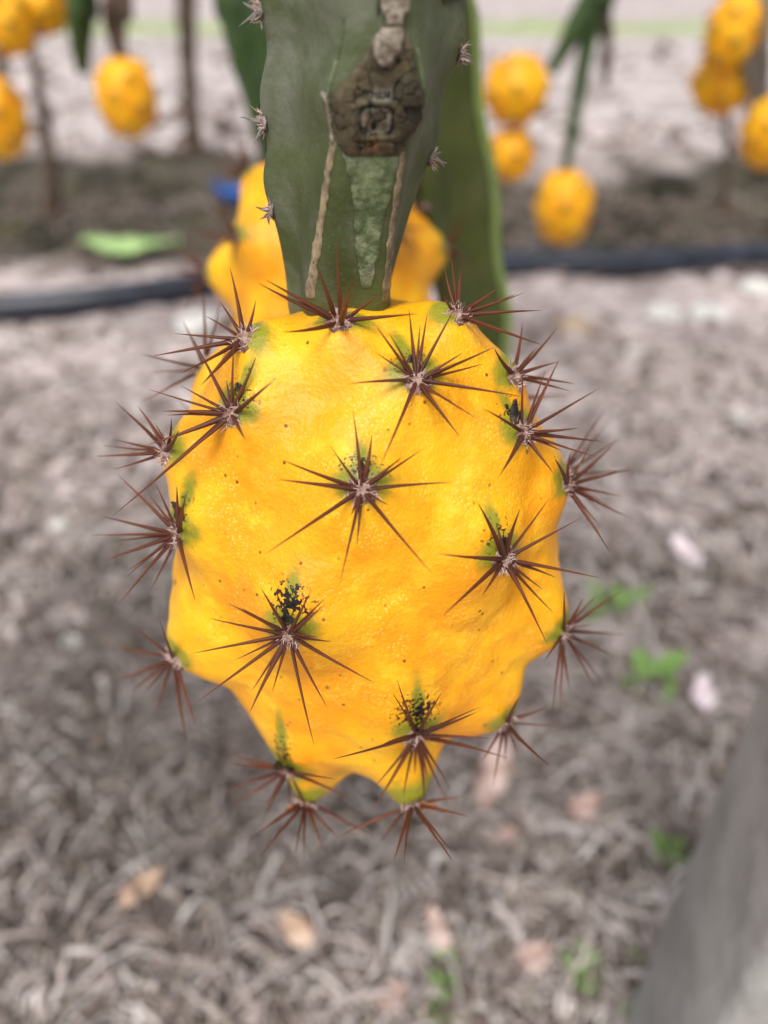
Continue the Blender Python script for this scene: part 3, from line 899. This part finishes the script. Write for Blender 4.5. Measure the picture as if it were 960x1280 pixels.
for t in (1.0, 0.66, 0.33):
    c_ = ctr + (wire_end - ctr) * t
    sc_ = 1 + 0.35 * min(t * 2, 1)
    hi.append((top - ctr) * sc_ * np.array([1, 1, 0.2]) + c_)
rings = np.array(hi + rings)
R2 = catmull(rings.reshape(len(rings), -1), 9).reshape(-1, 12, 3)
R3 = np.array([catmull(r_, 5, True) for r_ in R2])
k = R3.shape[1]
SV = R3.reshape(-1, 3)
# low wrinkles
SV = SV + np.array([[noise.noise(Vector(p * 130)) * 0.00018, noise.noise(Vector(p * 130 + np.array([9, 9, 9]))) * 0.0003, 0] for p in SV])
SF = grid_faces(k, len(R3), True)
SF.append(tuple(range(k))[::-1]); SF.append(tuple((len(R3) - 1) * k + i for i in range(k)))
stem = empty('hanging_cactus', fruit.point((0, 0, 1)))
tag(stem, 'thick grey green cactus stem with cracked brown scar, carrying the large sharp fruit', 'cactus', 'hanging cactus stems')
build('skin', SV, SF, M['stem'], stem)
bvh = BVHTree.FromPolygons([tuple(p) for p in SV], SF)
def on_stem(u, v):
    r_ = Vector(ray(u, v)).normalized()
    h, nn, i, d_ = bvh.ray_cast(Vector(CAM), r_)
    if h is None: return None, None
    nn = np.array(nn)
    if nn @ np.array(r_) > 0: nn = -nn
    return np.array(h), nn
def patch(name, rows, mat, nu, nv, height, parent, fun=None, attrs_of=None):
    """a raised plate lying on the stem; rows = (v, left u, right u)"""
    rows = np.array(rows, float)
    vs = np.linspace(rows[0, 0], rows[-1, 0], nv)
    la, lb = np.interp(vs, rows[:, 0], rows[:, 1]), np.interp(vs, rows[:, 0], rows[:, 2])
    V, A = [], {}
    for j in range(nv):
        for i in range(nu):
            s_ = i / (nu - 1); t = j / (nv - 1)
            wob = 2.2 * noise.noise(Vector((vs[j] * 0.09, s_ > .5, 3.3)))
            u = la[j] + (lb[j] - la[j]) * s_ + wob
            P, nn = on_stem(u, vs[j])
            if P is None:
                P, nn = np.array(V[-1]), np.array([0, -1, 0.0])
            e = min(1, 9 * min(s_, 1 - s_)) * min(1, 9 * min(t, 1 - t))
            e = e ** 0.5
            h = height * e
            if fun:
                dh, at_ = fun(u, vs[j]); h += dh * e
                for kk, x in at_.items(): A.setdefault(kk, []).append(x)
            V.append(P + nn * (h if e > 0 else -0.0006))
    return build(name, V, grid_faces(nu, nv), mat, parent, attrs=A or None)
crng = np.random.default_rng(5)
cells = np.stack([crng.uniform(400, 540, 95), crng.uniform(35, 200, 95)], 1)
def scar_fun(u, v):
    uu = u + 3.5 * noise.noise(Vector((u * .12, v * .12, 1))); vv = v + 3.5 * noise.noise(Vector((u * .12, v * .12, 7)))
    d = np.sort(np.hypot(cells[:, 0] - uu, cells[:, 1] - vv))
    edge = d[1] - d[0]
    ck = max(0, 1 - edge / 0.95) * (1 if noise.noise(Vector((u * .045, v * .045, 2.2))) > -0.22 else 0.15)
    # the old flower scar: a squarish ring
    x, y = (u - 470) / 21, (v - 148) / 17
    rr = (abs(x) ** 5 + abs(y) ** 5) ** (1 / 5)
    ring = max(0, 1 - abs(rr - 1 - 0.12 * noise.noise(Vector((u * .15, v * .15, 4)))) / 0.13) * max(0, min(1, 0.75 + 2.2 * noise.noise(Vector((u * .06, v * .06, 12)))))
    hole = max(0, 1 - math.hypot((u - 467) / 4.5, (v - 155) / 7)) ** 0.5 + max(0, 1 - math.hypot((u - 462) / 5, (v - 128) / 6)) ** 0.5
    if 112 < v < 121 and 464 < u < 488 and (u - 464) % 5.5 < 1.7: hole = 1
    dark = min(1, ck + ring * 0.9 + hole)
    pale = (0.55 * max(0, 1 - abs(rr - 0.8) / 0.2)) + (0.75 if 110 < v < 124 and 462 < u < 492 else 0) * 0.7
    rust = max(0, 1 - math.hypot((u - 466) / 13, (v - 180) / 14)) + 0.6 * max(0, 1 - math.hypot((u - 455) / 5, (v - 146) / 12))
    lump = 0.00022 * noise.noise(Vector((u * .07, v * .07, 9))) + 0.0004 * max(0, 1 - abs(rr - 1.25) / .3)
    return -0.00045 * dark + lump, dict(dark=dark, pale=min(1, pale), rust=min(1, rust))
patch('scar_plate', [(46, 484, 512), (60, 462, 516), (80, 446, 520), (100, 430, 524), (118, 414, 529), (132, 412, 529), (150, 416, 525), (168, 420, 516), (184, 424, 506), (196, 432, 498)],
      M['scar'], 110, 140, 0.0009, stem, scar_fun)
def rough_fun(sd_, amp):
    return lambda u, v: (amp * noise.noise(Vector((u * .11, v * .11, sd_))) + amp * .6 * noise.noise(Vector((u * .3, v * .3, sd_))), {})
patch('pale_node', [(34, 478, 506), (48, 466, 506), (58, 463, 504), (70, 464, 501), (80, 470, 494), (86, 478, 488)], M['pale_cork'], 24, 30, 0.0021, stem, rough_fun(3, .00022))
patch('pale_stalk', [(-40, 478, 512), (0, 476, 510), (14, 478, 508), (24, 484, 504), (38, 480, 506)], M['pale_cork'], 20, 40, 0.0013, stem, rough_fun(5, .0004))
patch('green_strip', [(188, 424, 503), (205, 430, 499), (230, 438, 493), (262, 441, 484), (290, 443, 478), (320, 445, 473), (345, 449, 467), (362, 454, 464)], M['green_cork'], 40, 80, 0.00035, stem, rough_fun(8, .00012))
def cork_line(pts, wpx, mat):
    pts = catmull(np.array(pts, float), 6)
    P, W = [], []
    for i, (u, v) in enumerate(pts):
        h, nn = on_stem(u, v)
        if h is None: continue
        P.append(h + nn * 0.0001)
        W.append(wpx * 0.00011 * 0.5 * (0.8 + 0.5 * noise.noise(Vector((v * .12, u * .05, wpx)))))
    V, F = tube(P, W, 8, 0.35)
    build('cork_ridge', V, F, mat, stem)
patch('cork_ridge', [(174, 412, 422), (190, 410, 421), (215, 407, 414), (250, 402, 410), (300, 394, 403), (340, 386, 397), (376, 381, 395)], M['tan_cork'], 9, 60, 0.0003, stem, rough_fun(11, .00015))
patch('cork_ridge', [(186, 499, 508), (230, 493, 500), (290, 485, 492), (340, 480, 487), (380, 476, 487)], M['tan_cork'], 9, 60, 0.0003, stem, rough_fun(13, .00015))
cork_line([(430, 20), (428, 45), (422, 75), (415, 100), (409, 125)], 5, M['green_cork'])
cork_line([(404, 116), (409, 126), (413, 150), (417, 178)], 6, M['pale_cork'])
cork_line([(521, 60), (526, 90), (530, 118)], 3, M['green_cork'])
# thorny areoles on the wing edges
for (u, v, tips) in [(321, 14, [(303, 2), (298, 33), (312, 30), (318, -6)]), (326, 155, [(299, 146), (316, 180), (309, 150)]), (334, 268, [(319, 258), (337, 282), (324, 274)]),
                     (580, 64, [(594, 82), (588, 50), (590, 70)]), (545, 197, [(556, 210), (553, 190), (560, 204)])]:
    cand_ = [np.array(p) for p in SV]
    px = np.array([to_px(p)[:2] for p in SV]) if 'SPX' not in globals() else SPX
    SPX = px
    P = SV[int(np.argmin(np.hypot(px[:, 0] - u, px[:, 1] - v)))]
    o = np.array([-1.0 if u < 450 else 1.0, -0.2, 0])
    V_, F_, MI = areole_mesh(P, o, 0.0013, 50, 0.0012)
    ar = build('areole', V_, F_, [M['thorn'], M['hair']], stem, loc=P, mat_idx=MI)
    d0 = (P - CAM) @ FWD
    for tp in tips:
        s_ = add_spine(ar, P, at_depth(tp[0], tp[1], d0 + RNG.uniform(-.002, .002)), 0.00042, THORNS[RNG.integers(4)])


# ---- the other stems near by
def wp(u, v, y): return at_y(u, v, y)
hang_stem('hanging_cactus', [(0.06, WIRE_Y, WIRE_Z + .01), (0.055, 0.20, 0.85), wp(494, -120, .285), wp(515, 20, .285), wp(538, 150, .285), wp(561, 290, .285), wp(582, 400, .285), wp(596, 500, .285)],
          [.020, .020, .0195, .0185, .018, .0175, .016, .010], M['stem_olive'], 'olive green cactus stem with pale green rib margin behind the scarred stem', tw=2.6, rib=M['stem_rib'], per=.05)
hang_stem('hanging_cactus', [(-0.12, WIRE_Y, WIRE_Z + .01), (-0.11, 0.30, 0.85), wp(290, -80, .5), wp(302, 0, .5), wp(318, 70, .5), wp(336, 140, .5), wp(350, 215, .5)],
          [.022, .022, .021, .020, .019, .018, .010], M['stem_green'], 'leafy green cactus stem slanting down behind the scarred stem', tw=0.7)
bt = bf.point((0, 0, 1))
hang_stem('hanging_cactus', [(0.02, WIRE_Y, WIRE_Z + .01), (0.0, 0.17, 0.85), (bt[0] + .002, bt[1] - .012, bt[2] + .18), (bt[0], bt[1], bt[2] + .06), (bt[0], bt[1], bt[2] - .004)],
          [.016, .016, .015, .012, .008], M['stem_olive'], 'slim cactus stem behind the scarred stem, carrying the half hidden fruit', tw=0.2, per=.05)
# ---- the next row
RW = 1.25
def row_stem(px, widths, mat, label, y=ROW_Y, tw=0.5, name='hanging_cactus', valley=.4):
    pts = [wp(u, v, y) for u, v in px]
    d = np.linalg.norm(pts[0] - CAM)
    top_ = pts[0]
    up = [np.array([top_[0] + (pts[0] - pts[1])[0] * 1.5, ROW_Y, RW + .01]), np.array([top_[0] + (pts[0] - pts[1])[0] * .8, (y + ROW_Y) / 2, (RW + top_[2]) / 2 + .1])]
    sc_ = [w_ / 2 * ((p - CAM) @ FWD) / FPX for w_, p in zip(widths, pts)]
    return hang_stem(name, up + pts, [sc_[0], sc_[0]] + sc_, mat, label, tw=tw, areoles=False, valley=valley)
row_stem([(92, -60), (97, 0), (99, 50), (102, 92)], [46, 44, 36, 16], M['stem_green'], 'dark green cactus stem tip next to the dry grey brown stem')
row_stem([(140, -60), (141, 0), (144, 40), (154, 82)], [40, 36, 32, 14], M['stem_dry'], 'dry grey brown stem ending in the lone oval fruit', tw=1.2)
row_stem([(775, -90), (745, -10), (718, 40), (688, 92)], [42, 40, 34, 16], M['stem_green'], 'dark green stem slanting to its tip beside the round fruit')
row_stem([(762, -80), (745, -10), (726, 90), (706, 216)], [38, 36, 24, 14], M['stem_green'], 'thin green stem tapering down to the oval fruit over the pipe', y=ROW_Y + .0, tw=1.5)
row_stem([(952, -60), (950, 0), (948, 60), (952, 128)], [46, 46, 44, 24], M['stem_grey'], 'grey green hanging stem with a cluster of fruits', tw=0.2)
row_stem([(30, -90), (24, -40), (14, 0), (4, 60), (-4, 102)], [30, 30, 26, 20, 12], M['stem_dry'], 'dry brown hanging stem behind the tight pair of fruits', y=ROW_Y + .05)
row_stem([(766, -30), (760, 30), (757, 75), (756, 108)], [12, 16, 17, 8], M['stem_dry'], 'short withered brown stem hanging beside the thin green stem', y=ROW_Y + .02, tw=1)

# ---- trunks rooted farther off
def trunk(px, widths, mat, label):
    base = on_ground(*px[0])
    y = base[1]
    pts = [base - np.array([0, 0, .02])] + [wp(u, v, y) for u, v in px[1:]]
    up = pts[-1] + np.array([(pts[-1] - pts[-2])[0], 0, .45])
    pts += [up, up + np.array([0.02, -0.05, .4])]
    ws = list(widths) + [widths[-1]] * 2
    d = [(p - CAM) @ FWD for p in pts]
    rr = [w_ / 2 * max(.5, d[0]) / FPX for w_ in ws]
    path = catmull(pts, 7)
    r_ = np.interp(np.linspace(0, 1, len(path)), np.linspace(0, 1, len(rr)), rr)
    V, F, s, fr = winged(path, r_, 0.3, 1.6, 0.62, n=4, scallop=.15, per=.07)
    V = V + RNG.normal(0, .0012, V.shape)
    rt = empty('rooted_cactus', base); tag(rt, label, 'cactus', 'trunks of the next rows')
    build('bark', V, F, mat, rt)
    for i in range(5):     # surface roots
        a = i * 1.26 + RNG.uniform(-.3, .3)
        pr = []
        for t in np.linspace(0, 1, 6):
            x, y_ = base[0] + math.cos(a) * t * .09, base[1] + math.sin(a) * t * .09
            pr.append((x, y_, gz(x, y_) + .012 * (1 - t) ** 2 + .001))
        vv, ff = tube(pr, list(np.linspace(rr[0] * .5, .002, 6)), 6)
        build('root', vv, ff, mat, rt)
trunk([(66, 264), (64, 210), (58, 165), (46, 100), (36, 50), (26, 0), (16, -60)], [22, 21, 14, 12, 12, 13, 14], M['stem_dry'], 'slim leaning brown trunk rooted in the dark furrow')
trunk([(243, 190), (240, 150), (236, 95), (234, 50), (232, 0), (230, -60)], [22, 22, 20, 23, 27, 28], M['stem_dry'], 'dark brown trunk rooted at the lip of the pale field')
trunk([(912, 232), (910, 185), (908, 150), (914, 90), (920, 30), (922, -50)], [13, 12, 11, 11, 11, 11], M['stem_dry'], 'thin dry trunk standing under the cluster of three fruits')

# ================================================================== TRELLIS
def box_post(corner, e1, e2, z0, z1, mat, name, bev=0.004):
    e1, e2 = np.array(e1), np.array(e2)
    l1, l2 = np.linalg.norm(e1), np.linalg.norm(e2)
    a, b = e1 / l1, e2 / l2
    prof = []
    for (s1, s2) in ((0, 0), (1, 0), (1, 1), (0, 1)):
        for (da, db) in {(0, 0): ((0, bev), (bev * .3, bev * .3), (bev, 0)), (1, 0): ((-bev, 0), (-bev * .3, bev * .3), (0, bev)), (1, 1): ((0, -bev), (-bev * .3, -bev * .3), (-bev, 0)), (0, 1): ((bev, 0), (bev * .3, -bev * .3), (0, -bev))}[(s1, s2)]:
            prof.append(corner + a * (s1 * l1 + da) + b * (s2 * l2 + db))
    V = []
    zs = np.concatenate([np.linspace(z0, z1 - .004, 120), [z1]])
    for j, z in enumerate(zs):
        cen = corner + (e1 + e2) / 2
        for i, p in enumerate(prof):
            q = cen + (p - cen) * (0.97 if j == len(zs) - 1 else 1 + 0.010 * noise.noise(Vector((i // 3 * 3.1, z * 14, 2))) + 0.01 * noise.noise(Vector((i * 1.7, z * 45, 7))))
            V.append((q[0], q[1], z))
    kk = len(prof)
    F = grid_faces(kk, len(zs), True)
    F.append(tuple(range(kk))[::-1]); F.append(tuple((len(zs) - 1) * kk + i for i in range(kk)))
    return build(name, V, F, mat, loc=(corner[0], corner[1], 0))
p1 = np.array([0.0922, 0.0916]); p2 = np.array([0.1090, 0.1556])
e1 = p2 - p1; e2 = np.array([e1[1], -e1[0]])
post = box_post(p1, e2, e1, -0.08, WIRE_Z, M['concrete'], 'concrete_post')
tag(post, 'square grey concrete trellis post rising next to the large fruit', 'post')
def wire(y, x0, x1, z, label):
    V, F = tube([(x, y, z + .001 * math.sin(x * 9)) for x in np.linspace(x0, x1, 30)], [.0018] * 30, 6)
    tag(build('trellis_wire', V, F, M['wire'], loc=(0, y, z)), label, 'wire')
wire(WIRE_Y, -2.2, 2.2, WIRE_Z + .002, 'trellis wire over the top of the near concrete post')
wire(ROW_Y, -2.2, 2.2, RW + .002, 'trellis wire that carries the stems of the next row')

# ================================================================== PIPE AND SMALL THINGS ON THE EARTH
pr_ = 0.0205
pp = []
for (u, v) in [(-700, 470), (-350, 440), (-120, 414), (0, 398), (120, 384), (250, 366), (360, 354), (500, 343), (640, 337), (800, 333), (960, 329), (1150, 326), (1500, 322), (1900, 320)]:
    P = on_ground(u, v + 6); pp.append((P[0], P[1], 0.004 + pr_))
path = catmull(pp, 8)
for p in path: p[2] = max(pr_ * .8, gz(p[0], p[1]) + pr_ * 0.86)
path[:, 2] = np.convolve(np.pad(path[:, 2], 6, 'edge'), np.ones(13) / 13, 'valid')
V, F = tube(path, [pr_] * len(path), 24)
tag(build('irrigation_pipe', V, F, M['pipe']), 'black plastic irrigation pipe lying across the ground', 'pipe')

def stone(u, v, wpx, hpx, mat, label, name='stone', seed=0, cat='stone', group=None):
    P = on_ground(u, v + hpx * .3); d = (P - CAM) @ FWD
    rx = wpx / 2 * d / FPX; rz = hpx / 2 * d / FPX * .85
    V = []
    nu, nv = 20, 12
    for j in range(nv):
        th = math.pi * j / (nv - 1)
        for i in range(nu):
            ph = 2 * math.pi * i / nu
            d_ = Vector((math.sin(th) * math.cos(ph), math.sin(th) * math.sin(ph), math.cos(th)))
            q = 1 + .28 * noise.noise(d_ * 1.6 + Vector((seed, 0, 0))) + .08 * noise.noise(d_ * 5 + Vector((seed, 3, 0)))
            V.append((P[0] + d_.x * rx * q, P[1] + d_.y * rx * .75 * q, P[2] + rz * .45 + d_.z * rz * q))
    return tag(build(name, V, grid_faces(nu, nv, True), mat), label, cat, group)
stone(252, 402, 66, 34, M['white_stone'], 'white stone touching the black pipe behind the large fruit', seed=1)
stone(827, 388, 46, 24, M['white_stone'], 'flat pale stone before the pipe, beside a creamy lump', seed=4)
stone(885, 384, 54, 30, M['white_stone'], 'creamy rounded stone before the pipe, the biggest of three', seed=9)
stone(945, 358, 44, 24, M['white_stone'], 'white stone pressed close against the black pipe in the open', seed=13)
stone(716, 405, 46, 18, M['tan_stone'], 'low sandy stone in the dust before the pipe', seed=15)
stone(782, 1055, 34, 30, M['tan_stone'], 'rounded tan pebble next to a green weed', seed=21)
for i, (u, v, w_, lb) in enumerate([
        (90, 800, 24, 'bright white pebble on the edge of the dark soil'), (74, 655, 26, 'whitish pebble out on the pale ground between pipe and dark soil'),
        (790, 440, 22, 'small white chip nearest to the pale stones before the pipe'), (918, 525, 24, 'bluish white pebble on the bare ground above the whitish petal'),
        (82, 1184, 12, 'tiny white glint dot in the straw below the orange brown leaf'), (55, 1246, 12, 'tiniest white chip deep in the straw beyond the orange brown leaf')]):  # glint dot: a specular highlight built as a white lump
    stone(u, v, w_, w_ * .8, M['white_stone'], lb, 'pebble', 30 + i, 'pebble', 'loose white pebbles')

def leaf(u, v, lpx, wpx, ang, mat, label, name='fallen_leaf', curl=.3, cat='leaf', group=None):
    P = on_ground(u, v); d = (P - CAM) @ FWD
    L, W = lpx * d / FPX, wpx * d / FPX * .5
    # angle is in the plane of the ground
    ca, sa = math.cos(ang), math.sin(ang)
    nu, nv = 7, 12
    V = []
    for side in (0, 1):
        for j in range(nv):
            t = j / (nv - 1)
            wd = W * (math.sin(math.pi * (t * .94 + .03)) ** .75) * (1 + .55 * noise.noise(Vector((t * 3.1, u * .37, v * .21))))
            for i in range(nu):
                x = i / (nu - 1) * 2 - 1
                lx, ly = (t - .5) * L, x * wd
                X, Y = P[0] + ca * lx - sa * ly, P[1] + sa * lx + ca * ly
                z = gz(X, Y) + .019 + curl * 1.6 * W * (x * x * .6 + .5 * (2 * t - 1) ** 2) + .002 * noise.noise(Vector((X * 90, Y * 90, u))) - side * .0006
                V.append((X, Y, z))
    F = grid_faces(nu, nv) + [(f[3], f[2], f[1], f[0]) for f in grid_faces(nu, nv, off=nu * nv)]
    rim = [i for i in range(nu)] + [j * nu + nu - 1 for j in range(1, nv)] + [(nv - 1) * nu + i for i in range(nu - 2, -1, -1)] + [j * nu for j in range(nv - 2, 0, -1)]
    o = nu * nv
    for a, b in zip(rim, rim[1:] + rim[:1]): F.append((a, o + a, o + b, b))
    return tag(build(name, V, F, mat), label, cat, group)
leaf(614, 992, 110, 34, R(68), M['leaf_pink'], 'long pinkish dry leaf on the straw below the large fruit', group='fallen dry leaves')
leaf(186, 1135, 62, 26, R(50), M['leaf_orange'], 'small orange brown dry leaf lying alone on dark soil', group='fallen dry leaves')
leaf(372, 1186, 60, 30, R(140), M['leaf_orange'], 'pale tan dry leaf in the tangle of thick straw', group='fallen dry leaves')
leaf(870, 893, 62, 26, R(75), M['leaf_petal'], 'pale pink petal lying next to the concrete post', 'fallen_petal', cat='petal')
leaf(850, 715, 62, 24, R(100), M['leaf_petal'], 'whitish pink petal on open ground, away from the post', 'fallen_petal', cat='petal')
leaf(724, 1036, 44, 34, R(30), M['leaf_pink'], 'broad pale pink leaf flake next to the tan pebble', group='fallen dry leaves')
leaf(545, 1187, 50, 30, R(110), M['leaf_pink'], 'pink leaf flake just above a green weed tuft', group='fallen dry leaves')
leaf(660, 1222, 48, 36, R(20), M['leaf_pink'], 'pink leaf flake between two green weed tufts', group='fallen dry leaves')
leaf(490, 1268, 44, 34, R(60), M['leaf_pink'], 'reddish leaf flake beside the lowest weed tuft', group='fallen dry leaves')
leaf(625, 1070, 40, 22, R(20), M['leaf_pink'], 'small pink leaf flake near the long pinkish leaf', group='fallen dry leaves')
leaf(168, 330, 125, 60, R(-6), M['leaf_palegreen'], 'curved fresh green leaf lying behind the black pipe', cat='leaf')
leaf(300, 244, 60, 46, R(10), M['blue'], 'blue plastic scrap in the dark furrow behind the stem', 'plastic_scrap', curl=.8, cat='scrap')

# ---- weeds: a shared leaflet blade, each weed its own thing
bl = []
for j in range(6):
    t = j / 5
    wd = .5 * math.sin(math.pi * (t * .9 + .06)) ** .8
    for x in (-1, 0, 1):
        bl.append((x * wd * .42, t * 1.0, .35 * math.sin(t * 1.7) + .12 * x * x))
BLADE = mesh_data('leaflet', np.array(bl), grid_faces(3, 6), M['weed'])
def weed(u, v, size_px, label, n=14):
    P = on_ground(u, v + size_px * .25); d = (P - CAM) @ FWD
    S = size_px * d / FPX * .55
    rt = empty('weed_tuft', P); tag(rt, label, 'weed', 'green weed seedlings')
    for i in range(n):
        o = link('leaflet', BLADE, rt, P + np.array([RNG.normal(0, S * .35), RNG.normal(0, S * .35), RNG.uniform(.004, .012 + S * .25)]))
        o.rotation_euler = (RNG.uniform(0, .7), RNG.uniform(-.3, .3), RNG.uniform(0, 6.28))
        s_ = S * RNG.uniform(.5, .95); o.scale = (s_ * .9, s_, s_)
weed(832, 1068, 66, 'bright green weed tuft next to the tan pebble')
weed(724, 1218, 70, 'bright green weed tuft beside a pink leaf flake, close to the post')
weed(555, 1215, 58, 'green weed tuft just below a pink leaf flake')
weed(546, 1270, 40, 'lowest green weed tuft, beside a reddish leaf flake', 10)
weed(812, 852, 80, 'faint loose green weed patch before the pale pink petal')
weed(768, 762, 64, 'dull green weed patch beside the lower spine star of the large fruit')
weed(798, 1196, 34, 'small weed tuft growing close against the concrete post', 8)
weed(815, 1148, 34, 'small weed tuft between the tan pebble weed and the concrete post', 8)
weed(652, 1258, 34, 'tiny dull weed tuft below the pink leaf flake', 6)
